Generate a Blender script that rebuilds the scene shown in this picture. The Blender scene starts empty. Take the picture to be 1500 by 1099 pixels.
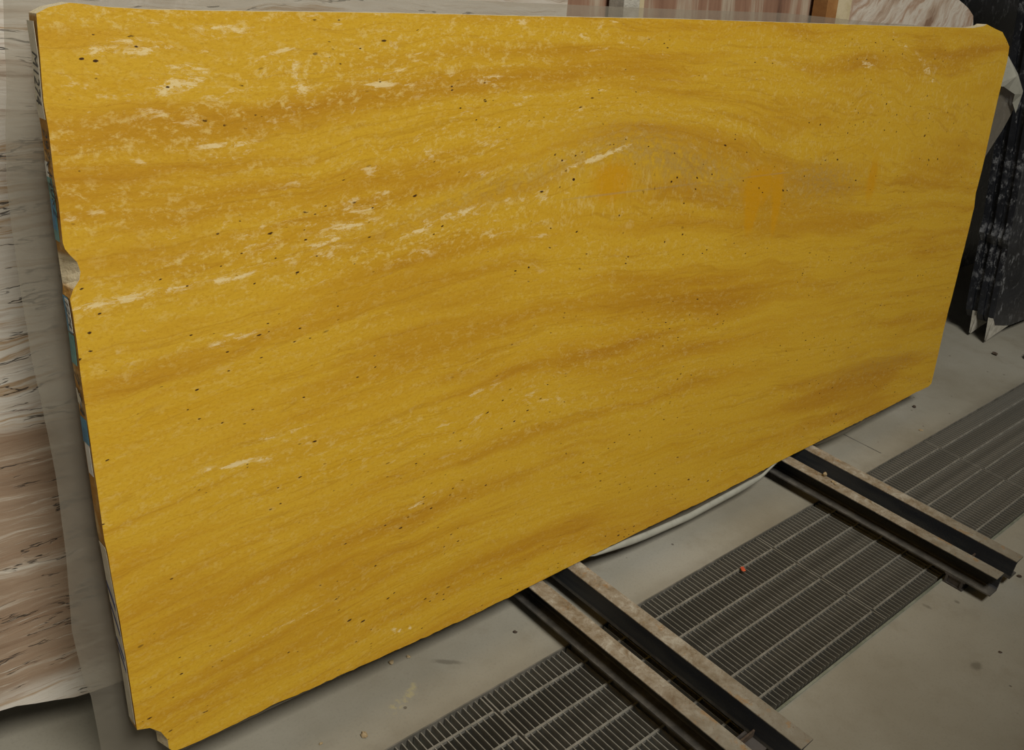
import bpy, bmesh, math, random
from mathutils import Matrix, Vector, noise

random.seed(7)
scene = bpy.context.scene
col = scene.collection

# ------------------------------------------------------------------ camera
cam_d = bpy.data.cameras.new('camera')
cam = bpy.data.objects.new('camera', cam_d)
col.objects.link(cam)
cam_d.sensor_width = 36.0
cam_d.lens = 1356.3 / 1500 * 36
cam_d.clip_start = 0.02
R = ((0.74630526, -0.65626866, 0.11108511),
     (-0.22514575, -0.40595902, -0.88572381),
     (0.62636878, 0.63601000, -0.45072546))
m = Matrix.Identity(4)
for i in range(3):
    m[i][0], m[i][1], m[i][2] = R[0][i], -R[1][i], -R[2][i]
m.translation = (0, 0, 1.5)
cam.matrix_world = m
scene.camera = cam

# ------------------------------------------------------------------ world, lights, exposure
w = bpy.data.worlds.new('sky')
scene.world = w
w.use_nodes = True
bg = w.node_tree.nodes['Background']
bg.inputs[0].default_value = (0.75, 0.85, 1.0, 1)
bg.inputs[1].default_value = 0.15


def area(name, loc, target, sx, sy, power, color, spread=180):
    d = bpy.data.lights.new(name, 'AREA')
    d.shape = 'RECTANGLE'
    d.size, d.size_y, d.energy, d.color = sx, sy, power, color
    d.spread = math.radians(spread)
    o = bpy.data.objects.new(name, d)
    col.objects.link(o)
    o.location = loc
    o.rotation_euler = (Vector(target) - Vector(loc)).to_track_quat('-Z', 'Y').to_euler()
    return o


# daylight entering by the roof light in the hall's ceiling, above and in front of the slab
area('skylight_offscreen', (0.5, -2.7, 5.95), (0.5, -2.7, 0), 2.4, 2.2, 490, (1.0, 0.95, 0.84))

vs = scene.view_settings
vs.view_transform = 'Standard'
vs.look = 'None'
vs.exposure = 0.0
vs.gamma = 1.0
vs.use_curve_mapping = False

# ------------------------------------------------------------------ helpers: tags and meshes


def tag(o, label, cat, group=None):
    o['label'] = label
    o['category'] = cat
    if group:
        o['group'] = group
    return o


def link(name, me, parent=None):
    o = bpy.data.objects.new(name, me)
    col.objects.link(o)
    o.parent = parent
    return o


def empty(name, loc=(0, 0, 0), rot=(0, 0, 0)):
    o = bpy.data.objects.new(name, None)
    col.objects.link(o)
    o.location = loc
    o.rotation_euler = rot
    o.empty_display_size = 0.1
    return o


def mesh(name, verts, faces, mats, mi=None, smooth=False):
    me = bpy.data.meshes.new(name)
    me.from_pydata([tuple(v) for v in verts], [], faces)
    for mm in (mats if isinstance(mats, (list, tuple)) else [mats]):
        me.materials.append(mm)
    if mi:
        for p, k in zip(me.polygons, mi):
            p.material_index = k
    if smooth:
        for p in me.polygons:
            p.use_smooth = True
    me.update()
    return me


def box_data(x0, x1, y0, y1, z0, z1):
    v = [(x, y, z) for z in (z0, z1) for y in (y0, y1) for x in (x0, x1)]
    f = [(0, 2, 3, 1), (4, 5, 7, 6), (0, 1, 5, 4), (2, 6, 7, 3), (0, 4, 6, 2), (1, 3, 7, 5)]
    return v, f


def boxes(name, lst, mat):
    V, F = [], []
    for b in lst:
        v, f = box_data(*b)
        n = len(V)
        V += v
        F += [tuple(i + n for i in q) for q in f]
    return mesh(name, V, F, mat)


def interp(pts, t):
    """piecewise linear, pts sorted by first entry"""
    if t <= pts[0][0]:
        return pts[0][1]
    for (a, b), (c_, d) in zip(pts, pts[1:]):
        if t <= c_:
            return b + (d - b) * (t - a) / (c_ - a)
    return pts[-1][1]


# ------------------------------------------------------------------ helpers: node expressions


class X:
    """a float socket with arithmetic"""
    nt = None

    def __init__(self, s):
        self.s = s

    @staticmethod
    def op(kind, *a, clamp=False):
        n = X.nt.nodes.new('ShaderNodeMath')
        n.operation = kind
        n.use_clamp = clamp
        for i, v in enumerate(a):
            if isinstance(v, X):
                X.nt.links.new(v.s, n.inputs[i])
            else:
                n.inputs[i].default_value = v
        return X(n.outputs[0])

    def __add__(s, o): return X.op('ADD', s, o)
    __radd__ = __add__
    def __sub__(s, o): return X.op('SUBTRACT', s, o)
    def __rsub__(s, o): return X.op('SUBTRACT', o, s)
    def __mul__(s, o): return X.op('MULTIPLY', s, o)
    __rmul__ = __mul__
    def __truediv__(s, o): return X.op('DIVIDE', s, o)
    def __neg__(s): return X.op('MULTIPLY', s, -1.0)
    def sqrt(s): return X.op('SQRT', s)
    def exp(s): return X.op('EXPONENT', s)
    def abs(s): return X.op('ABSOLUTE', s)
    def max(s, o): return X.op('MAXIMUM', s, o)
    def clamp(s): return X.op('ADD', s, 0.0, clamp=True)

    def step(s, a, b):
        n = X.nt.nodes.new('ShaderNodeMapRange')
        n.interpolation_type = 'SMOOTHSTEP'
        X.nt.links.new(s.s, n.inputs[0])
        n.inputs[1].default_value, n.inputs[2].default_value = a, b
        if a > b:
            n.inputs[1].default_value, n.inputs[2].default_value = b, a
            n.inputs[3].default_value, n.inputs[4].default_value = 1, 0
        return X(n.outputs[0])


def vec(x, y, z=0.0):
    n = X.nt.nodes.new('ShaderNodeCombineXYZ')
    for i, v in enumerate((x, y, z)):
        if isinstance(v, X):
            X.nt.links.new(v.s, n.inputs[i])
        else:
            n.inputs[i].default_value = v
    return n.outputs[0]


def nz(v, scale=1.0, detail=4.0, rough=0.55, dist=0.0):
    n = X.nt.nodes.new('ShaderNodeTexNoise')
    X.nt.links.new(v, n.inputs['Vector'])
    n.inputs['Scale'].default_value = scale
    n.inputs['Detail'].default_value = detail
    n.inputs['Roughness'].default_value = rough
    n.inputs['Distortion'].default_value = dist
    return X(n.outputs['Fac'])


def voro(v, scale, rand=1.0):
    n = X.nt.nodes.new('ShaderNodeTexVoronoi')
    X.nt.links.new(v, n.inputs['Vector'])
    n.inputs['Scale'].default_value = scale
    n.inputs['Randomness'].default_value = rand
    s = X.nt.nodes.new('ShaderNodeSeparateColor')
    X.nt.links.new(n.outputs['Color'], s.inputs[0])
    return X(n.outputs['Distance']), X(s.outputs[0]), X(s.outputs[1])


def col_of(c):
    if isinstance(c, tuple):
        n = X.nt.nodes.new('ShaderNodeRGB')
        n.outputs[0].default_value = (*c, 1)
        return n.outputs[0]
    return c


def mix(f, a, b, kind='MIX'):
    n = X.nt.nodes.new('ShaderNodeMix')
    n.data_type = 'RGBA'
    n.blend_type = kind
    n.clamp_factor = True
    if isinstance(f, X):
        X.nt.links.new(f.s, n.inputs[0])
    else:
        n.inputs[0].default_value = f
    for k, v in ((6, a), (7, b)):
        if isinstance(v, tuple):
            n.inputs[k].default_value = (*v, 1)
        else:
            X.nt.links.new(v, n.inputs[k])
    return n.outputs[2]


def ramp(f, stops):
    n = X.nt.nodes.new('ShaderNodeValToRGB')
    X.nt.links.new(f.s, n.inputs[0])
    e = n.color_ramp.elements
    while len(e) < len(stops):
        e.new(0.5)
    for k, (p, c_) in enumerate(stops):
        e[k].position = p
        e[k].color = (*c_, 1)
    return n.outputs[0]


def start(name):
    mt = bpy.data.materials.new(name)
    mt.use_nodes = True
    X.nt = mt.node_tree
    bs = X.nt.nodes['Principled BSDF']
    return mt, bs


def coords(kind='Object'):
    t = X.nt.nodes.new('ShaderNodeTexCoord')
    s = X.nt.nodes.new('ShaderNodeSeparateXYZ')
    X.nt.links.new(t.outputs[kind], s.inputs[0])
    return t.outputs[kind], X(s.outputs[0]), X(s.outputs[1]), X(s.outputs[2])


def world_coords():
    t = X.nt.nodes.new('ShaderNodeNewGeometry')
    s = X.nt.nodes.new('ShaderNodeSeparateXYZ')
    X.nt.links.new(t.outputs['Position'], s.inputs[0])
    return t.outputs['Position'], X(s.outputs[0]), X(s.outputs[1]), X(s.outputs[2])


def finish(bs, color=None, rough=None, bump=None, bump_d=0.001, spec=0.5, metal=0.0):
    L = X.nt.links
    if color is not None:
        if isinstance(color, tuple):
            bs.inputs['Base Color'].default_value = (*color, 1)
        else:
            L.new(color, bs.inputs['Base Color'])
    if isinstance(rough, X):
        L.new(rough.s, bs.inputs['Roughness'])
    elif rough is not None:
        bs.inputs['Roughness'].default_value = rough
    bs.inputs['Specular IOR Level'].default_value = spec
    bs.inputs['Metallic'].default_value = metal
    if bump is not None:
        b = X.nt.nodes.new('ShaderNodeBump')
        b.inputs['Distance'].default_value = bump_d
        b.inputs['Strength'].default_value = 1.0
        L.new(bump.s, b.inputs['Height'])
        L.new(b.outputs[0], bs.inputs['Normal'])


def blob(x, y, cx, cy, rx, ry, ang=0.0):
    """soft ellipse, 1 in the middle"""
    ca, sa = math.cos(ang), math.sin(ang)
    dx, dy = x - cx, y - cy
    u = (dx * ca + dy * sa) * (1 / rx)
    v = (dy * ca - dx * sa) * (1 / ry)
    return (-(u * u + v * v)).exp()


# ------------------------------------------------------------------ materials


def mat_yellow():
    mt, bs = start('yellow_travertine')
    _, x, y, z = coords()
    a = x - 1.1
    g0 = a * -0.01 - 0.09 * (a * a + 0.06).sqrt()
    env = 0.15 + 0.85 * z.step(1.2, 0.75)
    hill = 0.085 * blob(x, z, 1.5, 1.0, 0.36, 0.13)
    wob = (nz(vec(x * 2.2, z * 3.0), 1.0, 3) - 0.5) * 0.07 + (nz(vec(x * 9.0, z * 9.0, 4.0), 1.0, 3) - 0.5) * 0.018
    q = z - g0 * env - hill + wob
    strata = nz(vec(x * 0.9, q * 11.0), 1.0, 5, 0.6)
    fine = nz(vec(x * 3.0, q * 60.0, 2.0), 1.0, 5, 0.65)
    mott = nz(vec(x * 48.0, q * 80.0, 1.0), 1.0, 6, 0.72, 0.25)
    bed = nz(vec(x * 1.6, q * 22.0, 11.0), 1.0, 3).step(0.40, 0.58)
    grain = nz(vec(x * 150.0, q * 210.0, 3.0), 1.0, 3, 0.7)
    big = nz(vec(x * 1.3, q * 3.0, 8.0), 1.0, 3)
    base = ramp(strata, [(0.30, (0.48, 0.235, 0.014)), (0.42, (0.58, 0.325, 0.020)),
                         (0.55, (0.63, 0.385, 0.028)), (0.68, (0.60, 0.345, 0.018)), (0.8, (0.66, 0.43, 0.045))])
    base = mix(fine.step(0.48, 0.74) * 0.22, base, (0.46, 0.21, 0.010))
    # some beds are a browner orange
    brown = (strata * 0.5 + big * 0.5).step(0.52, 0.40)
    base = mix(brown * 0.45, base, (0.46, 0.225, 0.014))
    # greyish brown porous zone on the fold
    br = (blob(x, z, 1.66, 0.945, 0.26, 0.055, -0.28) + blob(x, z, 2.28, 0.85, 0.18, 0.05, -0.1)
          + 0.6 * blob(x, z, 1.2, 0.955, 0.3, 0.03, 0.17) + 0.5 * blob(x, z, 2.85, 0.19, 0.35, 0.03, -0.1)).clamp()
    base = mix(br * mott.step(0.35, 0.6) * 0.75, base, (0.40, 0.24, 0.06))
    # thin dark bedding lines
    l1 = (-((q - 0.985 + (fine - 0.5) * 0.008) * (1 / 0.0045)) * ((q - 0.985) * (1 / 0.0045))).exp()
    lw = nz(vec(x * 1.1, q * 26.0, 5.0), 1.0, 2)
    l2 = (lw - 0.5).abs().step(0.014, 0.0)
    base = mix(l2 * 0.25, base, (0.36, 0.16, 0.008))
    # pale crystalline mottling, strongest in the upper left beds
    pres = (0.34 + 0.5 * z.step(0.6, 1.2) * x.step(2.6, 0.4) + 0.30 * blob(x, z, 0.75, 0.9, 0.35, 0.06)
            + 0.22 * blob(x, z, 1.1, 0.5, 0.8, 0.10) + 0.2 * blob(x, z, 1.1, 0.86, 0.35, 0.07)
            + 0.18 * blob(x, z, 2.6, 1.1, 0.6, 0.12)).clamp()
    speck = (mott * 0.75 + grain * 0.25).step(0.49, 0.63)
    base = mix(speck * pres * (0.35 + 0.65 * bed) * 0.85, base, (0.74, 0.56, 0.20))
    base = mix(grain.step(0.50, 0.36) * 0.25, base, (0.42, 0.19, 0.008))
    # chalk white veins and patches
    ch = nz(vec(x * 15.0, q * 46.0, 6.0), 1.0, 7, 0.74, 0.3)
    where = nz(vec(x * 2.6, q * 9.0, 9.0), 1.0, 2)
    chalk = ch.step(0.57, 0.66) * (where + 0.22 * (pres - 0.4)).step(0.47, 0.58) * pres.step(0.28, 0.65)
    rag = nz(vec(x * 45.0, z * 70.0, 2.0), 1.0, 6, 0.75, 0.5)
    spots = None
    for cx, cy, rx, ry, an, st in ((0.545, 1.149, 0.040, 0.018, 0.15, 1.0), (0.726, 1.146, 0.016, 0.035, 0.5, 0.9),
                                   (0.79, 0.905, 0.075, 0.022, 0.15, 0.75), (1.37, 0.976, 0.07, 0.006, 0.2, 1.0),
                                   (1.455, 0.992, 0.04, 0.006, 0.3, 1.0), (0.44, 0.856, 0.10, 0.006, 0.02, 1.2),
                                   (0.60, 0.861, 0.05, 0.006, 0.1, 0.9), (0.595, 0.762, 0.035, 0.009, 0.1, 1.0),
                                   (0.66, 0.576, 0.05, 0.005, 0.0, 1.1), (0.585, 0.545, 0.05, 0.005, -0.1, 1.1),
                                   (0.88, 1.132, 0.05, 0.006, -0.05, 1.1), (0.59, 1.057, 0.06, 0.004, 0.05, 1.1),
                                   (1.11, 0.542, 0.05, 0.006, 0.1, 0.9), (0.62, 1.21, 0.05, 0.010, 0.0, 0.9),
                                   (0.48, 1.19, 0.06, 0.012, 0.0, 0.8), (1.09, 1.14, 0.04, 0.012, 0.1, 0.6),
                                   (1.0, 0.90, 0.10, 0.010, 0.2, 0.7), (2.4, 1.14, 0.05, 0.010, -0.1, 0.7),
                                   (2.75, 1.12, 0.12, 0.012, -0.5, 0.6), (2.55, 1.2, 0.10, 0.01, -0.4, 0.5),
                                   (0.63, 0.19, 0.09, 0.004, 0.1, 0.8), (0.95, 0.34, 0.09, 0.006, 0.15, 0.6),
                                   (0.89, 0.062, 0.006, 0.008, 0.6, 1.6), (0.93, 0.048, 0.004, 0.007, 0.4, 1.7),
                                   (0.905, 0.056, 0.006, 0.004, 0.4, 1.5)):
        b = blob(x, z, cx, cy, rx, ry, an) * st
        spots = b if spots is None else spots + b
    ragc = nz(vec(x * 28.0 + (mott - 0.5) * 2.0, q * 75.0, 2.0), 1.0, 7, 0.78, 0.3)
    spots = (spots * 0.6 + (ragc - 0.5) * 5.2).step(0.35, 0.85) * spots.step(0.08, 0.40)
    chalk = (chalk * 0.8 + spots).clamp()
    base = mix(chalk * 0.78, base, (0.80, 0.66, 0.36))
    # orange resin smears running down the face
    sm = nz(vec(x * 60.0, z * 5.0, 7.0), 1.0, 4, 0.6)
    drip = (blob(x, z, 1.44, 0.925, 0.075, 0.050) + blob(x, z, 1.98, 0.865, 0.085, 0.055, 0.0)
            + blob(x, z, 2.07, 0.81, 0.02, 0.09) + 0.9 * blob(x, z, 2.545, 0.83, 0.035, 0.075)
            + blob(x, z, 1.96, 0.80, 0.025, 0.06)) * (0.45 + sm * 1.1)
    base = mix(drip.step(0.25, 0.80) * 0.75, base, (0.60, 0.29, 0.004))
    # blue-grey hairline
    hl = (((z - 0.902 - (x - 1.4) * -0.02) * 1.0).abs()).step(0.0035, 0.0005) * x.step(1.15, 1.3) * x.step(2.3, 2.1)
    base = mix(hl * fine.step(0.35, 0.6) * 0.3, base, (0.34, 0.27, 0.18))
    # open pores
    d, r1, r2 = voro(vec(x * 0.5, q * 1.4), 66.0)
    d2, r3, _ = voro(vec(x * 0.55, q * 1.3, 3.0), 100.0)
    pz_ = (where + 0.5 * blob(x, z, 0.8, 0.905, 0.14, 0.04) + 0.3 * blob(x, z, 0.5, 0.86, 0.25, 0.02)
           + 0.35 * blob(x, z, 0.55, 0.155, 0.2, 0.05) + 0.35 * blob(x, z, 0.65, 0.575, 0.08, 0.01)
           + 0.25 * br + 0.12 * spots)
    pit = (d + (ragc - 0.5) * 0.7 + (0.93 - r1).max(0.0) * 2.5).step(0.18, 0.10) * pz_.step(0.46, 0.56)
    pit2 = (d2 + (rag - 0.5) * 0.5 + (0.86 - r3).max(0.0) * 3.0).step(0.19, 0.11) * pz_.step(0.45, 0.56)
    pits = (pit + pit2).clamp()
    base = mix(pits, base, (0.055, 0.024, 0.007))
    hgt = nz(vec(x * 150.0, z * 210.0, 3.0), 1.0, 2, 0.7) * 0.25 + nz(vec(x * 48.0, z * 80.0, 1.0), 1.0, 4, 0.72) * 0.5
    finish(bs, base, 0.52 - chalk * -0.25, hgt, 0.0012, 0.30)
    return mt


def mat_edge():
    mt, bs = start('yellow_travertine_sawn_edge')
    v, x, y, z = coords()
    n = nz(v, 14.0, 5, 0.6)
    f = nz(v, 120.0, 4, 0.7)
    c = ramp(n, [(0.35, (0.30, 0.135, 0.02)), (0.5, (0.42, 0.22, 0.05)), (0.65, (0.55, 0.42, 0.22))])
    # the broken bite keeps the cream inside of the stone
    bite = (blob(x, z, 0.372, 0.905, 0.03, 0.03) + blob(x, z, 0.41, 0.06, 0.03, 0.05)).step(0.4, 0.7)
    c = mix(bite, c, (0.62, 0.53, 0.36))
    c = mix(z.step(1.226, 1.232), c, (0.66, 0.58, 0.40))
    c = mix(f.step(0.5, 0.7) * 0.4, c, (0.25, 0.13, 0.04))
    finish(bs, c, 0.8, f, 0.002, 0.2)
    return mt


def mat_wood_travertine():
    mt, bs = start('brown_white_travertine')
    _, x, y, z = coords()
    q = z + 0.02 * x + (nz(vec(x * 1.8, z * 4.0), 1.0, 3) - 0.5) * 0.08 + (nz(vec(x * 9.0, z * 20.0, 3.0), 1, 3) - 0.5) * 0.02
    s = nz(vec(x * 0.9, q * 24.0), 1.0, 7, 0.68)
    f = nz(vec(x * 7.0, q * 110.0, 4.0), 1.0, 6, 0.72)
    white = ramp(s, [(0.34, (0.22, 0.15, 0.10)), (0.41, (0.50, 0.44, 0.37)), (0.53, (0.62, 0.59, 0.54)),
                     (0.60, (0.38, 0.26, 0.15)), (0.66, (0.58, 0.54, 0.48))])
    brown = ramp(s, [(0.32, (0.20, 0.13, 0.085)), (0.45, (0.285, 0.20, 0.138)), (0.56, (0.34, 0.25, 0.178)),
                     (0.66, (0.56, 0.51, 0.44))])
    up = (q + (s - 0.5) * 0.15).step(0.565, 0.595)
    lo = (q + (s - 0.5) * 0.10).step(0.10, 0.05)
    c = mix((up + lo).clamp(), brown, white)
    c = mix(f.step(0.52, 0.68) * 0.5, c, (0.27, 0.16, 0.095))
    c = mix(f.step(0.45, 0.30) * 0.7, c, (0.62, 0.58, 0.51))
    lw = nz(vec(x * 2.2, q * 17.0, 7.0), 1.0, 5, 0.65)
    crack = (lw - 0.5).abs().step(0.010, 0.002) * nz(vec(x * 6.0, q * 30.0, 2.0), 1.0, 3).step(0.47, 0.56)
    c = mix(crack * 0.85, c, (0.05, 0.04, 0.035))
    finish(bs, c, 0.55, f * 0.6 - crack * 1.5, 0.0015, 0.3)
    return mt


def mat_striped():
    mt, bs = start('reddish_vein_cut_stone')
    _, x, y, z = coords()
    q = x + 0.06 * z + (nz(vec(x * 4.0, z * 2.0), 1.0, 3) - 0.5) * 0.03
    s = nz(vec(q * 8.0, z * 0.8), 1.0, 5, 0.65)
    f = nz(vec(q * 90.0, z * 5.0, 4.0), 1.0, 5, 0.7)
    c = ramp(s, [(0.34, (0.07, 0.04, 0.03)), (0.40, (0.22, 0.12, 0.08)), (0.50, (0.29, 0.17, 0.115)),
                 (0.58, (0.42, 0.35, 0.27)), (0.64, (0.23, 0.13, 0.09))])
    c = mix(f.step(0.5, 0.7) * 0.4, c, (0.18, 0.10, 0.07))
    finish(bs, c, 0.5, f, 0.001, 0.3)
    return mt


def mat_pinkwhite():
    mt, bs = start('pinkish_white_stone')
    _, x, y, z = coords()
    q = z * 0.8 - x * 0.75 + (nz(vec(x * 4.0, z * 5.0), 1.0, 4) - 0.5) * 0.16
    s = nz(vec(q * 8.0, (x + z) * 1.5), 1.0, 6, 0.6)
    f = nz(vec(q * 60.0, (x + z) * 8.0, 4.0), 1.0, 5, 0.7)
    c = ramp(s, [(0.34, (0.24, 0.15, 0.10)), (0.42, (0.46, 0.36, 0.28)), (0.50, (0.62, 0.57, 0.50)),
                 (0.57, (0.40, 0.27, 0.19)), (0.66, (0.62, 0.57, 0.51))])
    c = mix(f.step(0.52, 0.7) * 0.45, c, (0.33, 0.22, 0.16))
    finish(bs, c, 0.6, f, 0.0015, 0.3)
    return mt


def mat_black():
    mt, bs = start('black_veined_marble')
    v, x, y, z = coords()
    n = nz(v, 3.0, 5, 0.6, 1.2)
    f = nz(vec(x * 30.0, y * 30.0, z * 22.0), 1.0, 6, 0.75)
    c = ramp(n, [(0.35, (0.006, 0.007, 0.010)), (0.6, (0.018, 0.020, 0.026))])
    vein = (n - 0.5).abs().step(0.03, 0.0)
    cl = nz(v, 7.0, 3, 0.6)
    c = mix((f.step(0.50, 0.66) * (cl.step(0.42, 0.6) + vein)).clamp() * 0.85, c, (0.26, 0.27, 0.29))
    finish(bs, c, 0.35, f, 0.0008, 0.5)
    return mt


def mat_floor():
    mt, bs = start('grey_concrete_floor')
    v, x, y, z = world_coords()
    n = nz(v, 1.3, 5, 0.6)
    n2 = nz(v, 7.0, 6, 0.65)
    f = nz(v, 160.0, 3, 0.7)
    c = ramp(n, [(0.32, (0.235, 0.217, 0.172)), (0.52, (0.29, 0.276, 0.232)), (0.70, (0.335, 0.325, 0.287))])
    c = mix(n2.step(0.50, 0.70) * 0.35, c, (0.20, 0.178, 0.135))
    c = mix(f.step(0.52, 0.68) * 0.14, c, (0.10, 0.09, 0.075))
    # yellow stone dust, dark drips, dirt along the grate
    rag = nz(v, 34.0, 4, 0.6)
    yd = ((blob(x, y, 0.915, 1.115, 0.05, 0.018, 0.5) + blob(x, y, 0.865, 1.10, 0.03, 0.013, 0.3)) * (0.5 + (rag - 0.5) * 3.5)).step(0.25, 0.8)
    c = mix(yd * 0.5, c, (0.42, 0.36, 0.17))
    st = ((blob(x, y, 1.03, 1.14, 0.06, 0.012, -0.7) + blob(x, y, 2.18, 0.58, 0.012, 0.022) + blob(x, y, 2.27, 0.54, 0.01, 0.012)
           + blob(x, y, 2.07, 0.40, 0.03, 0.02)) * (rag + 0.4)).step(0.5, 0.9)
    c = mix(st * 0.55, c, (0.09, 0.078, 0.058))
    edge = (y - 1.02).abs().step(0.045, 0.0) * (rag + 0.2)
    c = mix(edge * 0.4, c, (0.13, 0.115, 0.09))
    d, r1, _ = voro(v, 26.0)
    sp = (d + (0.90 - r1).max(0.0) * 3.0).step(0.12, 0.07)
    c = mix(sp * 0.75, c, (0.09, 0.075, 0.06))
    finish(bs, c, 0.42 + n2 * 0.25, n2 * 0.5 + f * 0.3 - sp * 0.6, 0.0012, 0.4)
    return mt


def mat_simple(name, c1, c2, scale, rough, metal=0.0, spec=0.4, bump=0.0006, lo=0.38, hi=0.64):
    mt, bs = start(name)
    v, x, y, z = coords()
    n = nz(v, scale, 6, 0.65)
    f = nz(v, scale * 9, 4, 0.7)
    c = mix(n.step(lo, hi), c1, c2)
    c = mix(f.step(0.55, 0.75) * 0.3, c, tuple(k * 0.5 for k in c1))
    finish(bs, c, rough, f, bump, spec, metal)
    return mt


def mat_steel():
    """painted channel: bluish black sides, top flange worn to pale rusty scale"""
    mt, bs = start('worn_steel_channel')
    v, x, y, z = coords()
    n = nz(v, 22.0, 6, 0.7)
    m_ = nz(v, 60.0, 5, 0.7, 0.5)
    f = nz(v, 200.0, 4, 0.7)
    dark = mix(nz(vec(x * 6.0, y * 3.0, z * 30.0), 1.0, 5).step(0.4, 0.65), (0.020, 0.023, 0.030), (0.042, 0.044, 0.046))
    m2_ = nz(v, 26.0, 6, 0.75, 0.4)
    worn = ramp(m2_, [(0.30, (0.12, 0.075, 0.04)), (0.42, (0.20, 0.16, 0.11)), (0.54, (0.27, 0.235, 0.185)), (0.66, (0.38, 0.36, 0.31))])
    worn = mix(y.step(0.35, 0.02) * 0.75, worn, (0.20, 0.185, 0.15))
    worn = mix(n.step(0.56, 0.66) * 0.6, worn, (0.27, 0.15, 0.05))
    worn = mix((f.step(0.56, 0.66) * m_.step(0.46, 0.58)).clamp() * 0.85, worn, (0.10, 0.045, 0.022))
    lower = mix(n.step(0.4, 0.65), (0.07, 0.066, 0.06), (0.12, 0.112, 0.10))
    # the worn scale is on the carrying flange, dust lies on the bottom flange
    top = (z + (m_ - 0.5) * 0.004).step(0.0560, 0.0585)
    dust = z.step(0.012, 0.006)
    c = mix(dust, dark, lower)
    c = mix(top, c, worn)
    finish(bs, c, 0.62, n * 0.5 + f * 0.5, 0.0012, 0.3)
    return mt


def mat_sheet():
    mt, bs = start('clear_plastic_sheet')
    nt = X.nt
    v, x, y, z = coords()
    n = nz(v, 5.0, 4, 0.6)
    finish(bs, (0.33, 0.305, 0.255), 0.30, n + 0.25 * nz(v, 22.0, 3, 0.6), 0.010, 0.45)
    bs.inputs['Transmission Weight'].default_value = 0.0
    tr = nt.nodes.new('ShaderNodeBsdfTransparent')
    tr.inputs[0].default_value = (0.93, 0.92, 0.88, 1)
    tl = nt.nodes.new('ShaderNodeBsdfTranslucent')
    tl.inputs[0].default_value = (0.45, 0.43, 0.37, 1)
    m1 = nt.nodes.new('ShaderNodeMixShader')
    m1.inputs[0].default_value = 0.35
    m2 = nt.nodes.new('ShaderNodeMixShader')
    m2.inputs[0].default_value = 0.52
    out = nt.nodes['Material Output']
    nt.links.new(bs.outputs[0], m1.inputs[1])
    nt.links.new(tl.outputs[0], m1.inputs[2])
    nt.links.new(m1.outputs[0], m2.inputs[1])
    nt.links.new(tr.outputs[0], m2.inputs[2])
    nt.links.new(m2.outputs[0], out.inputs[0])
    return mt


M = dict(
    yellow=mat_yellow(), edge=mat_edge(), wood_trav=mat_wood_travertine(), striped=mat_striped(),
    pink=mat_pinkwhite(), black=mat_black(), floor=mat_floor(), steel=mat_steel(), sheet=mat_sheet(),
    grate=mat_simple('galvanised_grate_steel', (0.15, 0.146, 0.13), (0.23, 0.223, 0.20), 18.0, 0.55, 0.0),
    frame=mat_simple('grate_frame_steel', (0.17, 0.19, 0.15), (0.30, 0.32, 0.27), 10.0, 0.5, 0.2),
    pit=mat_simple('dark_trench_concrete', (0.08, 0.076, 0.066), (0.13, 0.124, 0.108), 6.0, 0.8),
    joint=mat_simple('floor_joint_filler', (0.10, 0.095, 0.08), (0.16, 0.15, 0.13), 20.0, 0.9),
    foot=mat_simple('foot_steel', (0.045, 0.04, 0.038), (0.085, 0.075, 0.07), 15.0, 0.7),
    granite=mat_simple('grey_granite', (0.085, 0.085, 0.09), (0.15, 0.14, 0.14), 15.0, 0.6),
    fold=mat_simple('folded_plastic', (0.33, 0.33, 0.285), (0.40, 0.40, 0.35), 9.0, 0.35, spec=0.5),
    wall=mat_simple('hall_plaster', (0.24, 0.235, 0.22), (0.30, 0.295, 0.28), 2.0, 0.9),
    roof=mat_simple('hall_roof_panels', (0.22, 0.22, 0.215), (0.28, 0.28, 0.275), 2.0, 0.8),
    timber_o=mat_simple('orange_brown_timber', (0.27, 0.12, 0.035), (0.36, 0.18, 0.06), 12.0, 0.7),
    timber_c=mat_simple('pale_timber', (0.50, 0.42, 0.26), (0.58, 0.50, 0.34), 12.0, 0.7),
    broken=mat_simple('pale_broken_stone', (0.40, 0.38, 0.33), (0.55, 0.53, 0.47), 30.0, 0.9, bump=0.003),
    tape=mat_simple('cream_tape', (0.56, 0.52, 0.41), (0.64, 0.60, 0.49), 40.0, 0.6),
    blue=mat_simple('blue_tape', (0.035, 0.16, 0.30), (0.06, 0.24, 0.38), 40.0, 0.5),
    teal=mat_simple('teal_tape', (0.06, 0.22, 0.24), (0.12, 0.30, 0.28), 40.0, 0.5),
    paper=mat_simple('white_paper_label', (0.60, 0.60, 0.56), (0.68, 0.68, 0.64), 40.0, 0.7),
    ink=mat_simple('black_marker_ink', (0.012, 0.012, 0.014), (0.02, 0.02, 0.022), 40.0, 0.6),
    navy=mat_simple('navy_marker_ink', (0.02, 0.03, 0.10), (0.03, 0.05, 0.14), 40.0, 0.6),
    pebble=mat_simple('stone_chip', (0.30, 0.22, 0.12), (0.42, 0.34, 0.22), 60.0, 0.9),
    darkchip=mat_simple('dark_chip', (0.05, 0.035, 0.025), (0.10, 0.07, 0.05), 60.0, 0.9),
    red=mat_simple('red_scrap', (0.45, 0.06, 0.02), (0.55, 0.10, 0.03), 60.0, 0.6),
)

# ------------------------------------------------------------------ the hall
GY0, GY1 = 0.610, 1.020          # trench opening, near and far rim
X0, X1, YF, YB_ = -6.0, 9.0, -6.0, 6.0
TX0, TX1, TD = -1.2, 6.2, -0.35


def quads(lst):
    V, F = [], []
    for q in lst:
        n = len(V)
        V += q
        F.append(tuple(range(n, n + len(q))))
    return V, F


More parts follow.
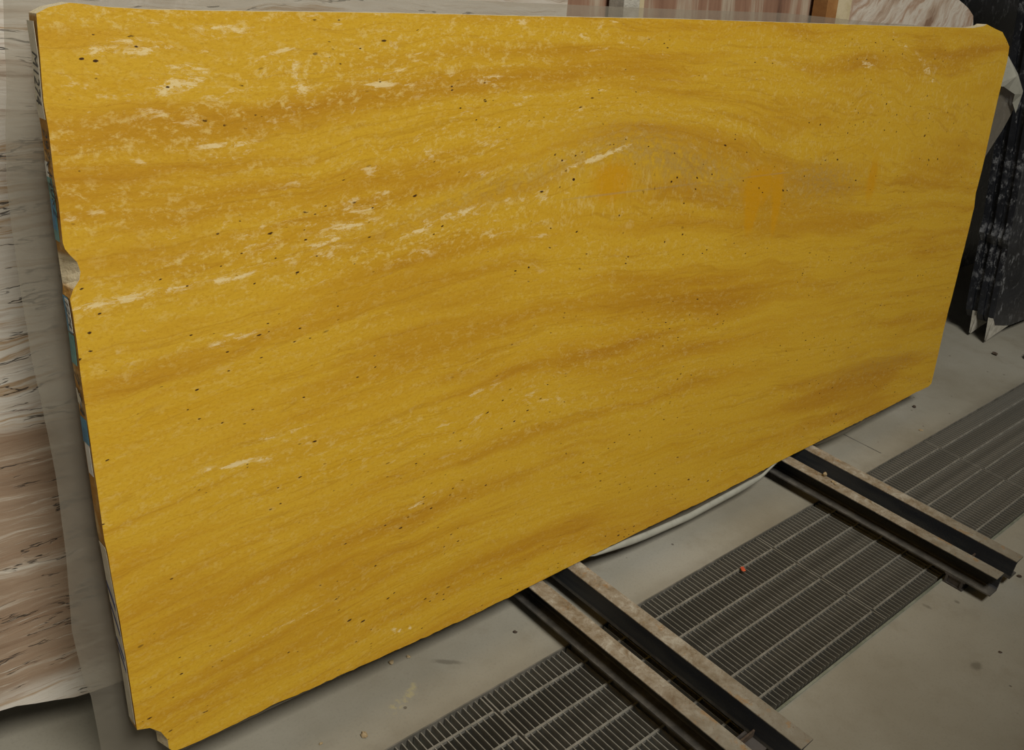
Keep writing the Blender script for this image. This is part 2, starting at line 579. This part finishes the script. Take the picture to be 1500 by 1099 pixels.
def rect(x0, x1, y0, y1, z):
    return [(x0, y0, z), (x1, y0, z), (x1, y1, z), (x0, y1, z)]


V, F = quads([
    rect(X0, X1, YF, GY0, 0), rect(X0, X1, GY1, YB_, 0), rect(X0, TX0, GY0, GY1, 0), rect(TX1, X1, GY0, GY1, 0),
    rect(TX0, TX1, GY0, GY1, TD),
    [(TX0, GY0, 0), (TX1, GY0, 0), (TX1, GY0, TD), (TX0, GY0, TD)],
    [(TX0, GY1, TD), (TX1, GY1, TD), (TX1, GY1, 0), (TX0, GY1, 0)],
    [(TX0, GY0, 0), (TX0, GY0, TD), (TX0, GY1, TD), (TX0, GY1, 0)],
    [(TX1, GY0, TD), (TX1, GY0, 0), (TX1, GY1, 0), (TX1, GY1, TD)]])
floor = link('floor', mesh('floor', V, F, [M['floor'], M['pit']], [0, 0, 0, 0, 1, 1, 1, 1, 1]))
floor['kind'] = 'structure'
for nm, b in (('trench_frame', (TX0, TX1, GY0 - 0.004, GY0 + 0.002, -0.03, 0.0025)),
              ('trench_frame', (TX0, TX1, GY1 - 0.001, GY1 + 0.002, -0.03, 0.0008))):
    link(nm, boxes(nm, [b], M['frame'] if b[2] < 0.8 else M['joint']), floor)
for yy in (GY0, GY1 - 0.02):                     # ledges that carry the grate panels
    link('trench_ledge', boxes('trench_ledge', [(TX0, TX1, yy, yy + 0.02, -0.06, -0.0305)], M['frame']), floor)
link('floor_joint', boxes('floor_joint', [(2.8175, 2.8215, 1.06, 5.9, -0.002, 0.0006)], M['joint']), floor)


def struct(name, lst, mat):
    o = link(name, boxes(name, lst, mat))
    o['kind'] = 'structure'
    return o


ZC = 6.0
struct('wall_back', [(X0, X1, YB_, YB_ + 0.2, 0, ZC)], M['wall'])
struct('wall_front', [(X0, X1, YF - 0.2, YF, 0, ZC)], M['wall'])
struct('wall_right', [(X1, X1 + 0.2, YF - 0.2, YB_ + 0.2, 0, ZC)], M['wall'])
struct('wall_left', [(X0 - 0.2, X0, YF - 0.2, YB_ + 0.2, 0, ZC)], M['wall'])
struct('ceiling', [(X0, -0.7, YF, YB_, ZC, ZC + 0.15), (1.7, X1, YF, YB_, ZC, ZC + 0.15),
                   (-0.7, 1.7, YF, -3.8, ZC, ZC + 0.15), (-0.7, 1.7, -1.6, YB_, ZC, ZC + 0.15)], M['roof'])

# ------------------------------------------------------------------ the yellow slab
LEAN = 0.10301454
SY, SZ, TH = 1.146, 0.0938, 0.030
left = [(0.372, 1.2307), (0.3688, 1.1792), (0.3658, 1.1263), (0.367, 1.0927), (0.3654, 1.0333), (0.3661, 0.9994), (0.3644, 0.9466), (0.3655, 0.938), (0.3708, 0.9288), (0.3782, 0.9182), (0.3809, 0.9044), (0.3785, 0.8932), (0.3689, 0.8813), (0.3628, 0.8688), (0.3635, 0.8471), (0.3636, 0.8071), (0.3621, 0.7604), (0.3627, 0.6999), (0.3618, 0.6254), (0.3619, 0.552), (0.3612, 0.4856), (0.3636, 0.4589), (0.3656, 0.3684), (0.368, 0.2662), (0.3685, 0.1779), (0.3689, 0.1109), (0.39, 0.1027), (0.4068, 0.0835), (0.4165, 0.0609), (0.4168, 0.0407), (0.424, 0.030)]
bottom = [(0.4388, 0.027), (0.5046, 0.0244), (0.5921, 0.0242), (0.6104, 0.0251), (0.6912, 0.0174), (0.7789, 0.0152), (0.8421, 0.011), (0.9152, 0.0076), (0.9451, 0.0058), (1.0574, 0.002), (1.168, 0.0), (1.269, 0.0), (1.4464, 0.0), (1.5651, 0.0), (1.6856, 0.0), (1.8638, -0.004), (2.058, -0.006), (2.1718, -0.004), (2.2825, 0.0), (2.3448, 0.0), (2.5289, 0.0), (2.7127, 0.0), (2.8564, 0.0), (2.9614, -0.002), (3.1694, 0.0024), (3.271, 0.0007), (3.2946, 0.0084)]
right = [(3.2938, 0.1252), (3.2912, 0.258), (3.2980, 0.3606), (3.3032, 0.5808), (3.3045, 0.6638), (3.2910, 0.7131), (3.2957, 0.7926), (3.2898, 1.0158), (3.2939, 1.1411), (3.2834, 1.1849), (3.2434, 1.2076), (3.2054, 1.2277), (3.1438, 1.2372), (3.0775, 1.2494), (3.0608, 1.2444), (2.9881, 1.2379)]
top = [(2.4708, 1.2387), (2.1365, 1.2402), (1.6152, 1.2425), (1.1734, 1.241), (0.9729, 1.2411), (0.8023, 1.2402), (0.6196, 1.2383), (0.5239, 1.2379), (0.4598, 1.2399), (0.4267, 1.2432), (0.4121, 1.2437), (0.403, 1.2419), (0.3866, 1.2381)]


def jag(pts, step, amp, seed, axis):
    """subdivide a broken edge and roughen it"""
    out = []
    for a, b in zip(pts, pts[1:]):
        n = max(1, int(math.dist(a, b) / step))
        for k in range(n):
            t = k / n
            p = [a[0] + (b[0] - a[0]) * t, a[1] + (b[1] - a[1]) * t]
            h = noise.noise((p[0] * 21 + seed, p[1] * 21, seed)) * 0.5 + noise.noise((p[0] * 75, p[1] * 75, seed)) * 0.5
            p[axis] += amp * h
            out.append(tuple(p))
    out.append(pts[-1])
    return out


lf = jag(left, 0.02, 0.0010, 1.0, 0)
bt = jag(bottom, 0.012, 0.0045, 2.0, 1)
bt = [(x, max(z, 0.0005) if (1.24 < x < 1.48 or 2.28 < x < 2.53) else z) for x, z in bt]
rt = jag(right, 0.02, 0.0035, 3.0, 0)
tp = jag(top, 0.02, 0.0012, 4.0, 1)
outline = lf + bt + rt + tp
back = []
for x, z in outline:
    bx_ = x
    if x < 0.40 and 0.87 < z < 0.945:
        bx_ = 0.3645                             # bite taken from the front only
    elif x < 0.43 and z < 0.10:
        bx_ = x - 0.008
    back.append((bx_, z))
n = len(outline)
V = [(x, 0, z) for x, z in outline] + [(x, TH, z) for x, z in back]
F = [tuple(range(n)), tuple(range(2 * n - 1, n - 1, -1))] + [(i, i + n, (i + 1) % n + n, (i + 1) % n) for i in range(n)]
slab_root = empty('travertine_plate', (0, SY, SZ), (-LEAN, 0, 0))
tag(slab_root, 'large golden yellow travertine slab leaning upright on the steel rails', 'stone slab')
slab_face = link('stone_body', mesh('stone_body', V, F, [M['yellow'], M['edge']], [0, 1] + [1] * n), slab_root)
edge_x = sorted((z, x) for x, z in left)


def on_edge(z):
    return interp(edge_x, z)


def tape(name, z0, z1, y0, y1, mat, off=0.0006, slant=0.0, label=None):
    N = max(2, int(abs(z1 - z0) / 0.012))
    V, F = [], []
    for k in range(N + 1):
        z = z0 + (z1 - z0) * k / N
        for yy, zz in ((y0, z), (y1, z + slant)):
            xx = min(on_edge(zz), 0.3690) if zz > 1.0 else on_edge(zz)
            V += [(xx - off, yy, zz), (xx - off - 0.0004, yy, zz)]
    for k in range(N):
        a, b = k * 4, k * 4 + 4
        F += [(a + 1, a + 3, b + 3, b + 1), (a, b, b + 2, a + 2), (a, a + 1, b + 1, b), (a + 2, b + 2, b + 3, a + 3)]
    F += [(0, 2, 3, 1), (N * 4, N * 4 + 1, N * 4 + 3, N * 4 + 2)]
    o = link(name, mesh(name, V, F, mat), slab_root)
    if label:
        o['label'] = label
    return o


tape('tape', 1.105, 1.222, 0.0035, 0.0295, M['tape'], label='cream tape with handwriting on the slab edge')
tape('tape', 1.010, 1.050, 0.020, 0.0295, M['paper'])
tape('tape', 0.945, 1.030, 0.012, 0.0295, M['teal'], label='teal tape on the slab edge')
tape('tape', 0.960, 1.000, 0.016, 0.0290, M['blue'], 0.0011)
tape('tape', 0.815, 0.868, 0.010, 0.0295, M['blue'], label='blue tape with small writing')
tape('tape', 0.818, 0.866, 0.006, 0.020, M['paper'], 0.0012)
tape('tape', 0.768, 0.813, 0.008, 0.0290, M['teal'])
tape('tape', 0.700, 0.722, 0.016, 0.0290, M['tape'], slant=0.006)
tape('tape', 0.643, 0.684, 0.005, 0.0290, M['blue'])
tape('tape', 0.592, 0.645, 0.006, 0.0250, M['paper'], label='white paper label on the slab edge')
tape('tape', 0.120, 0.470, 0.004, 0.0295, M['tape'])
for z0, z1, sl in ((0.385, 0.398, -0.035), (0.345, 0.356, -0.045), (0.280, 0.288, -0.03), (0.262, 0.270, -0.035)):
    tape('marker_stroke', z0, z1, 0.028, 0.006, M['navy'], 0.0012, sl)


def writing(txt, ztop, zbot, y0, h, off=0.0016):
    cu = bpy.data.curves.new('writing', 'FONT')
    cu.body = txt
    cu.size = 1.0
    tmp = bpy.data.objects.new('writing_tmp', cu)
    col.objects.link(tmp)
    dg = bpy.context.evaluated_depsgraph_get()
    me = bpy.data.meshes.new_from_object(tmp.evaluated_get(dg))
    bpy.data.objects.remove(tmp)
    xs = [v.co.x for v in me.vertices]
    ys = [v.co.y for v in me.vertices]
    ax, bx, ay, by = min(xs), max(xs), min(ys), max(ys)
    for v in me.vertices:
        tx, ty = (v.co.x - ax) / (bx - ax), (v.co.y - ay) / (by - ay)
        z = ztop + (zbot - ztop) * tx - 0.004 * ty
        v.co = ((min(on_edge(z), 0.3690) if z > 1.0 else on_edge(z)) - off, y0 + h * (1 - ty), z)
    me.materials.clear()
    me.materials.append(M['ink'])
    return link('handwriting', me, slab_root)


writing('M1274', 1.186, 1.124, 0.006, 0.019)
writing('297x140x2', 1.094, 0.980, 0.004, 0.017)
writing('1274', 0.862, 0.825, 0.007, 0.012, 0.0020)
writing('774', 0.760, 0.690, 0.007, 0.016)

# ------------------------------------------------------------------ plastic sheet behind and under the slab
sheet_left = [(-0.10, 0.327), (0.085, 0.324), (0.161, 0.323), (0.2, 0.316), (0.303, 0.311), (0.473, 0.322), (0.572, 0.326), (0.657, 0.323), (0.775, 0.317), (0.939, 0.321), (1.037, 0.326), (1.085, 0.33), (1.151, 0.343), (1.22, 0.350), (1.33, 0.36)]
sheet_top = [(0.3, 1.30), (0.65, 1.295), (0.98, 1.263), (1.26, 1.262), (1.65, 1.26), (2.07, 1.26), (2.53, 1.244), (2.7, 1.241), (3.0, 1.225), (3.2, 1.20), (3.3, 1.17)]
sheet_right = [(-0.1, 3.20), (0.60, 3.24), (0.70, 3.265), (1.15, 3.265), (1.4, 3.2)]
lip = [(0.42, 0.02), (0.9, 0.006), (1.10, -0.004), (1.24, -0.001), (1.26, 0.0), (1.46, 0.0), (1.50, -0.012), (1.58, -0.020), (1.70, -0.032), (1.88, -0.042), (2.10, -0.037), (2.22, -0.032), (2.30, -0.006), (2.315, 0.0), (2.50, 0.0), (2.53, -0.014), (2.71, -0.026), (2.87, -0.015), (2.96, -0.002), (3.2, 0.006)]
NU, NV = 150, 44


def sheet_point(u, v):
    # v 0 = top; up to 0.9 the sheet hangs behind the slab, then it turns under the bottom edge
    z = 0.6
    x = 0.33 + u * 2.9
    for _ in range(3):
        zt_ = interp(sheet_top, x)
        zb_ = -0.06 if x < 0.43 else min(interp(lip, x) * 0.8, 0.0)
        z = zt_ + (zb_ - zt_) * min(v / 0.9, 1.0)
        xl, xr = interp(sheet_left, z), interp(sheet_right, z)
        x = xl + u * (xr - xl)
    y = TH + 0.008
    free = 0.0
    if x < 0.40:
        free = (0.40 - x) / 0.08
    if z > 1.235:
        free = max(free, (z - 1.235) / 0.05)
    if x > 3.30:
        free = max(free, (x - 3.30) / 0.12)
    wr = noise.noise((x * 9, z * 6, 0.3)) * 0.5 + noise.noise((x * 26, z * 14, 1.3)) * 0.3 + 0.5
    y += 0.003 + wr * 0.006 + min(free, 1.3) * (0.010 + 0.022 * wr)
    if v > 0.9 and x > 0.43:
        t = (v - 0.9) / 0.1
        y = y + (0.004 - y) * t
        sag = interp(lip, x)
        z = zb_ + (sag - zb_) * t - 0.010 * math.sin(math.pi * t) * min(1.0, -sag / 0.02 if sag < 0 else 0)
    elif v > 0.9:
        z -= 0.03 * (v - 0.9) / 0.1
    return (x, y, z)


V, F = [], []
for j in range(NV + 1):
    for i in range(NU + 1):
        V.append(sheet_point((i / NU) ** 1.15, j / NV))
for j in range(NV):
    for i in range(NU):
        a = j * (NU + 1) + i
        F.append((a, a + 1, a + NU + 2, a + NU + 1))
sheet_root = empty('plastic_sheet', (0, SY, SZ), (-LEAN, 0, 0))
tag(sheet_root, 'wrinkled translucent plastic sheet wrapped behind and under the yellow slab', 'plastic sheet')
so = link('sheet', mesh('sheet', V, F, M['sheet'], smooth=True), sheet_root)
# turned-over corner that sticks out past the right edge
fv = [(3.26, 0.046, 1.165), (3.373, 0.040, 1.150), (3.557, 0.034, 1.036), (3.545, 0.034, 0.990), (3.488, 0.036, 0.912), (3.399, 0.040, 0.821),
      (3.30, 0.044, 0.74), (3.25, 0.048, 0.80), (3.25, 0.046, 1.0), (3.40, 0.052, 0.98)]
link('flap', mesh('flap', fv, [(k, (k + 1) % 9, 9) for k in range(9)], M['sheet'], smooth=True), sheet_root)
cv = [(3.31, 0.030, 1.165), (3.373, 0.030, 1.152), (3.470, 0.024, 1.095), (3.560, 0.028, 1.036), (3.553, 0.028, 1.010), (3.52, 0.020, 0.965),
      (3.487, 0.026, 1.000), (3.462, 0.016, 1.030), (3.42, 0.024, 1.045), (3.36, 0.018, 1.058), (3.29, 0.024, 1.062), (3.50, 0.006, 1.030), (3.42, 0.008, 1.090)]
cf = [(0, 1, 12), (1, 2, 12), (2, 3, 11), (2, 11, 12), (3, 4, 11), (4, 5, 11), (5, 6, 11), (6, 7, 11), (7, 8, 12), (7, 12, 11), (8, 9, 12), (9, 10, 12), (10, 0, 12)]
link('folded_corner', mesh('folded_corner', cv, cf, M['fold']), sheet_root)['label'] = 'white turned-over corner of the sheet'
# rolled hem under the slab
hv, hf = [], []
hx = [1.47 + k * (2.31 - 1.47) / 60 for k in range(61)]
for k, x in enumerate(hx):
    zc = interp(lip, x) + 0.006 - 0.003
    r = 0.0075 * min(1.0, 0.2 + min(k, 60 - k) / 14)
    for q in range(8):
        an = q * math.tau / 8
        hv.append((x, 0.006 + r * math.cos(an), zc + 1.5 * r * math.sin(an)))
for k in range(60):
    for q in range(8):
        hf.append((k * 8 + q, k * 8 + (q + 1) % 8, k * 8 + 8 + (q + 1) % 8, k * 8 + 8 + q))
link('rolled_hem', mesh('rolled_hem', hv, hf, M['fold'], smooth=True), sheet_root)

# ------------------------------------------------------------------ steel rails: two channels back to back
Y_END, Y_BACK = 0.486, 2.25


def channel(open_dir):
    """65 x 43 mm channel along y, web at x = 0, flanges towards open_dir"""
    s, H, W, t, tw = open_dir, 0.060, 0.043, 0.0055, 0.006
    prof = [(0, 0), (W, 0), (W, 0.004), (tw + 0.006, t + 0.002), (tw, t + 0.008), (tw, H - t - 0.008), (tw + 0.006, H - t - 0.002),
            (W, H - 0.004), (W, H - 0.001), (W - 0.001, H), (0.001, H), (0, H - 0.001)]
    prof = [(s * a, b) for a, b in prof]
    n = len(prof)
    V = [(a, 0, b) for a, b in prof] + [(a, Y_BACK - Y_END, b) for a, b in prof]
    F = [tuple(range(n)), tuple(range(2 * n - 1, n - 1, -1))] + [(i, i + n, (i + 1) % n + n, (i + 1) % n) for i in range(n)]
    if s < 0:
        F = [tuple(reversed(f)) for f in F]
    me = mesh('channel', V, F, M['steel'])
    bm = bmesh.new()
    bm.from_mesh(me)
    bmesh.ops.recalc_face_normals(bm, faces=bm.faces)
    bm.to_mesh(me)
    bm.free()
    return me


ch_l, ch_r = channel(-1), channel(1)
foot_me = boxes('foot', [(0.0, 0.172, 0, 0.055, 0.0, 0.004), (0.0, 0.172, 0, 0.055, 0.026, 0.030), (0.0, 0.172, 0.004, 0.010, 0.004, 0.026),
                         (0.0, 0.172, 0.045, 0.051, 0.004, 0.026), (0.004, 0.012, 0.01, 0.045, 0.004, 0.026), (0.160, 0.168, 0.01, 0.045, 0.004, 0.026)], M['foot'])
for x0, lab in ((1.273, 'double channel steel rail with rusty pale flanges, crossing the grate beside the red scrap'),
                (2.322, 'double channel steel rail with stone crumbs on its flange, short foot showing at its end'),
                (-0.92, 'double channel steel rail under the brown and white slab only')):
    r = empty('steel_rail', (x0, Y_END, 0))
    tag(r, lab, 'steel rail', 'rails under the stone slabs')
    a = link('channel', ch_l, r)
    a.location = (0.044, 0, 0.030)
    b = link('channel', ch_r, r)
    b.location = (0.128, 0, 0.030)
    for yy in (0.066, 1.10, 1.65):
        f_ = link('foot', foot_me, r)
        f_.location = (0.0, yy, 0.0)
    link('spacer_plate', boxes('spacer_plate', [(0.044, 0.128, 0.10, 0.104, 0.032, 0.05)], M['darkchip']), r)

# ------------------------------------------------------------------ grate panels
bear_me = boxes('bearing_bar', [(-0.0011, 0.0011, 0, 0.395, -0.030, -0.0004)], M['grate'])
P_LEN = 1.010
cross_me = boxes('cross_bar', [(0.0, P_LEN - 0.008, -0.0026, 0.0026, -0.008, 0.0)], M['grate'])
band_me = boxes('end_bar', [(-0.0016, 0.0016, 0, 0.395, -0.030, 0.0)], M['grate'])

labs = ['steel drain grate panel running under the yellow slab\'s lower broken corner side of the first rail',
        'steel drain grate panel with a red scrap on it, crossed by the rusty rail',
        'steel drain grate panel crossed by the rail with stone crumbs',
        'dusty steel drain grate panel leading towards the black slabs']
labs[0] = 'steel drain grate panel in front of the slab\'s broken lower corner'
for k in range(4):
    px = 1.034 - P_LEN + k * 1.0085
    dy = (0.010, 0.0, 0.002, -0.003)[k]
    g = empty('drain_grate', (px, 0.6175 + 0.003, -0.0005))
    tag(g, labs[k], 'drain grate', 'grate panels over the trench')
    for yy in (0.036, 0.112, 0.1885, 0.265, 0.3405):
        c_ = link('cross_bar', cross_me, g)
        c_.location = (0.002, yy + dy, 0)
    for xx in (0.0036, P_LEN - 0.0076):
        c_ = link('end_bar', band_me, g)
        c_.location = (xx, 0, 0)
    nb = 64
    for q in range(1, nb):
        c_ = link('bearing_bar', bear_me, g)
        c_.location = (0.0036 + q * (P_LEN - 0.0112) / nb, 0, 0)

# ------------------------------------------------------------------ slabs stacked behind


def stone(name, outl, th, mat, loc, lean, label, group=None, cat='stone slab', jg=0.004, seed=5.0):
    o_ = jag(outl + [outl[0]], 0.03, jg, seed, 1)[:-1]
    n = len(o_)
    V = [(x, 0, z) for x, z in o_] + [(x, th, z) for x, z in o_]
    F = [tuple(range(n)), tuple(range(2 * n - 1, n - 1, -1))] + [(i, i + n, (i + 1) % n + n, (i + 1) % n) for i in range(n)]
    o = link(name, mesh(name, V, F, mat))
    o.location = loc
    o.rotation_euler = (-lean, 0, 0)
    return tag(o, label, cat, group)


stone('travertine_plate', [(-1.4, 0.004), (-0.6, 0.004), (-0.1, 0.05), (0.10, 0.05), (0.214, 0.052), (0.241, 0.047), (0.301, 0.026), (0.336, 0.014), (0.40, 0.006),
                          (0.9, 0.004), (1.51, 0.004), (1.515, 0.7), (1.505, 1.1), (1.52, 1.42), (0.8, 1.44), (-0.3, 1.43), (-1.4, 1.44)],
      0.03, M['wood_trav'], (0, 1.38, 0.0925), LEAN, 'brown and white banded travertine slab with broken lower edge behind the plastic sheet')
stone('travertine_plate', [(1.1, 0.004), (2.66, 0.004), (2.665, 1.43), (1.1, 1.43)], 0.03, M['striped'], (0, 1.425, 0.0925), LEAN,
      'reddish brown vein-cut stone slab with upright stripes behind the timber posts', seed=8.0)
stone('travertine_plate', [(1.2, 0.004), (3.5, 0.004), (3.74, 0.10), (3.76, 0.8), (3.74, 1.19), (3.715, 1.235), (3.66, 1.262), (3.58, 1.285), (3.50, 1.31), (3.2, 1.40), (2.6, 1.46), (1.2, 1.46)],
      0.03, M['pink'], (0, 1.47, 0.0925), LEAN, 'pinkish white veined stone slab with rough rounded end behind the yellow slab', seed=11.0, jg=0.010)


def post(x0, x1, xm, faces, lab):
    r = empty('timber_post', (0, 1.357, 0.0), (-LEAN, 0, 0))
    tag(r, lab, 'timber post', 'timber posts between the stone slabs')
    for nm, a, b, mt in faces:
        link(nm, boxes(nm, [(a, b, 0.0, 0.045, 0.0, 1.55)], mt), r)


post(1.676, 1.745, 0, [('batten', 1.676, 1.729, M['broken']), ('edge_strip', 1.7292, 1.745, M['timber_c'])],
     'grey timber post with yellowish edge strip between the slabs')
post(2.527, 2.656, 0, [('batten', 2.527, 2.582, M['timber_o']), ('edge_strip', 2.5822, 2.656, M['timber_c'])],
     'orange brown timber post with cream strip between the slabs')

# black marble slabs, front stack seen from its edges
BL = math.radians(9.0)
for k in range(5):
    a = BL
    yo = k * 0.0265
    x0 = 4.185 + (0.0, 0.012, 0.004, 0.020, 0.008)[k]
    r = empty('marble_plate', (0, 1.285 + yo, 0.03), (-a, 0, 0))
    tag(r, ('black speckled marble slab, foremost of the leaning stack with broken pale corner' if k == 0 else
            'black marble slab %s in the leaning stack, seen edge on' % ('', 'second', 'third', 'fourth', 'rearmost')[k]), 'stone slab', 'black marble slabs in the leaning stack')
    pts = [(x0 + 0.03, 0.055), (x0 + 0.20, 0.02), (x0 + 0.6, 0.006), (5.6, 0.004), (5.6, 1.7), (x0 - 0.03, 1.7), (x0 - 0.02, 1.0), (x0 + 0.006, 0.50),
           (x0 - 0.008, 0.44), (x0 + 0.010, 0.40), (x0, 0.2), (x0 + 0.002, 0.09)]
    pts = jag(pts + [pts[0]], 0.03, 0.005, 3.0 + k, 0)[:-1]
    n = len(pts)
    V = [(x, 0, z) for x, z in pts] + [(x, 0.024, z) for x, z in pts]
    F = [tuple(range(n)), tuple(range(2 * n - 1, n - 1, -1))] + [(i, i + n, (i + 1) % n + n, (i + 1) % n) for i in range(n)]
    link('stone_body', mesh('stone_body', V, F, M['black']), r)
    if k in (0, 3):
        d = 0.0
        V = [(x0 - 0.002, 0.001, 0.092), (x0 + 0.03, 0.001, 0.057), (x0 + 0.20, 0.001, 0.022), (x0 + 0.07, 0.006, 0.004), (x0 - 0.012, 0.010, -0.012),
             (x0 - 0.002, 0.023, 0.092), (x0 + 0.03, 0.023, 0.057), (x0 + 0.20, 0.023, 0.022), (x0 + 0.07, 0.020, 0.004), (x0 - 0.008, 0.018, -0.012)]
        F = [(0, 1, 3, 4), (1, 2, 3), (5, 9, 8, 6), (6, 8, 7), (0, 4, 9, 5), (0, 5, 6, 1), (1, 6, 7, 2), (2, 7, 8, 3), (3, 8, 9, 4)]
        link('broken_corner', mesh('broken_corner', V, F, M['broken']), r)['label'] = 'pale broken corner'
# battens under that stack, set back from its end
for xx in (4.75,):
    tag(link('timber_batten', boxes('timber_batten', [(xx, xx + 0.08, 1.24, 1.45, 0.0, 0.024)], M['timber_o'])),
        'low timber batten under the leaning black marble slabs', 'batten')
# darker stack farther back
for k in range(2):
    o = stone('marble_plate', [(3.75 + 0.05 * k, 0.0), (7.2, 0.0), (7.2, 1.9), (3.85 + 0.09 * k, 1.9)], 0.024, M['black'], (0, 1.86 + 0.05 * k, 0.001), math.radians(8),
              ('tall black slab standing in the dark just behind the leaning black stack', 'tall black slab at the very back of the dark stack')[k], 'black slabs in the dark back stack', seed=20.0 + k)

# unseen leaning slabs, added across the aisle to shade the lower right floor
for k in range(3):
    stone('shade_plate', [(0.95 + 0.03 * k, 0.0), (5.2, 0.0), (5.2, 2.15), (0.97 + 0.05 * k, 2.15)], 0.025, M['granite'], (0, -0.40 - 0.03 * k, 0.004), math.radians(-8),
          ('foremost unseen grey slab added for shade across the aisle', 'middle unseen grey slab added for shade across the aisle', 'rearmost unseen grey slab added for shade across the aisle')[k],
          'unseen shade slabs across the aisle', seed=30.0 + k, jg=0.002)

# ------------------------------------------------------------------ crumbs and scraps


def chip(name, loc, r, mat, label, cat='stone chip', group=None, squash=0.6, seed=0):
    bm = bmesh.new()
    bmesh.ops.create_icosphere(bm, subdivisions=2, radius=r)
    for v in bm.verts:
        k = 1 + 0.55 * noise.noise(v.co * (1.3 / r) + Vector((seed, seed * 2, 1)))
        v.co = Vector((v.co.x * k * 1.25, v.co.y * k, v.co.z * k * squash))
    zmin = min(v.co.z for v in bm.verts)
    for v in bm.verts:
        v.co.z -= zmin
    me = bpy.data.meshes.new(name)
    bm.to_mesh(me)
    bm.free()
    me.materials.append(mat)
    o = link(name, me)
    o.location = loc
    o.rotation_euler = (0, 0, seed * 1.7)
    return tag(o, label, cat, group)


chip('stone_chip', (0.773, 1.074, 0), 0.0065, M['pebble'], 'tan stone chip lying on the floor near the broken slab corner', seed=1)
chip('stone_chip', (0.694, 1.106, 0), 0.003, M['pebble'], 'tiny ochre crumb on the floor under the slab', seed=2)
chip('stone_chip', (0.970, 1.198, 0), 0.004, M['pebble'], 'rust coloured crumb on the floor at the slab foot', seed=3)
chip('stone_chip', (0.929, 1.205, 0), 0.005, M['pebble'], 'orange crumb pair on the floor under the slab edge', seed=4)
chip('stone_chip', (1.219, 1.121, 0), 0.004, M['darkchip'], 'dark crumb on the floor beside the rusty rail', seed=5)
chip('stone_chip', (3.261, 1.165, 0), 0.006, M['darkchip'], 'dark chip on the floor by the slab\'s far lower corner', seed=6)
chip('stone_chip', (3.108, 1.061, 0), 0.006, M['pebble'], 'flat brownish chip on the floor beside the far grate edge', seed=7, squash=0.3)
chip('stone_chip', (4.097, 1.216, 0), 0.010, M['darkchip'], 'dark chip on the floor before the black slabs', seed=8)
chip('stone_chip', (2.379 - 0.02, 1.023, 0.0905), 0.0055, M['pebble'], 'upright stone crumb on the rail flange near the slab', seed=9, squash=1.2)
chip('stone_chip', (2.350, 0.989, 0.0905), 0.0045, M['pebble'], 'larger pale stone crumb on the rail flange', group='crumbs on the rail flange', seed=10)
chip('stone_chip', (2.346, 0.978, 0.0905), 0.0035, M['pebble'], 'smallest pale stone crumb on the rail flange', group='crumbs on the rail flange', seed=11)
chip('stone_chip', (2.536, 0.484, 0), 0.005, M['darkchip'], 'dark chip on the floor right at the rail end', group='dark chips at the rail end', seed=12)
chip('stone_chip', (2.555, 0.472, 0), 0.004, M['darkchip'], 'smaller dark chip on the floor just past the rail end', group='dark chips at the rail end', seed=13)
chip('stone_chip', (2.172, 0.384, 0), 0.004, M['darkchip'], 'small dark flake alone on the open floor', seed=14, squash=0.3)
chip('stone_chip', (4.20, 1.10, 0), 0.03, M['broken'], 'greyish broken stone lump on the floor near the black slabs', seed=15)
rs = empty('red_scrap', (1.88, 0.951, 0.0))
tag(rs, 'small bright red scrap lying on the drain grate', 'scrap')
link('flap', mesh('flap', [(-0.007, -0.004, 0.001), (0.006, -0.006, 0.001), (0.009, 0.005, 0.006), (-0.004, 0.007, 0.009), (-0.007, -0.004, 0.0), (0.006, -0.006, 0.0), (0.009, 0.005, 0.005), (-0.004, 0.007, 0.008)],
                  [(0, 1, 2, 3), (7, 6, 5, 4), (0, 4, 5, 1), (1, 5, 6, 2), (2, 6, 7, 3), (3, 7, 4, 0)], M['red']), rs)
link('stem', boxes('stem', [(-0.010, -0.006, -0.010, -0.003, 0.0, 0.004)], M['darkchip']), rs)
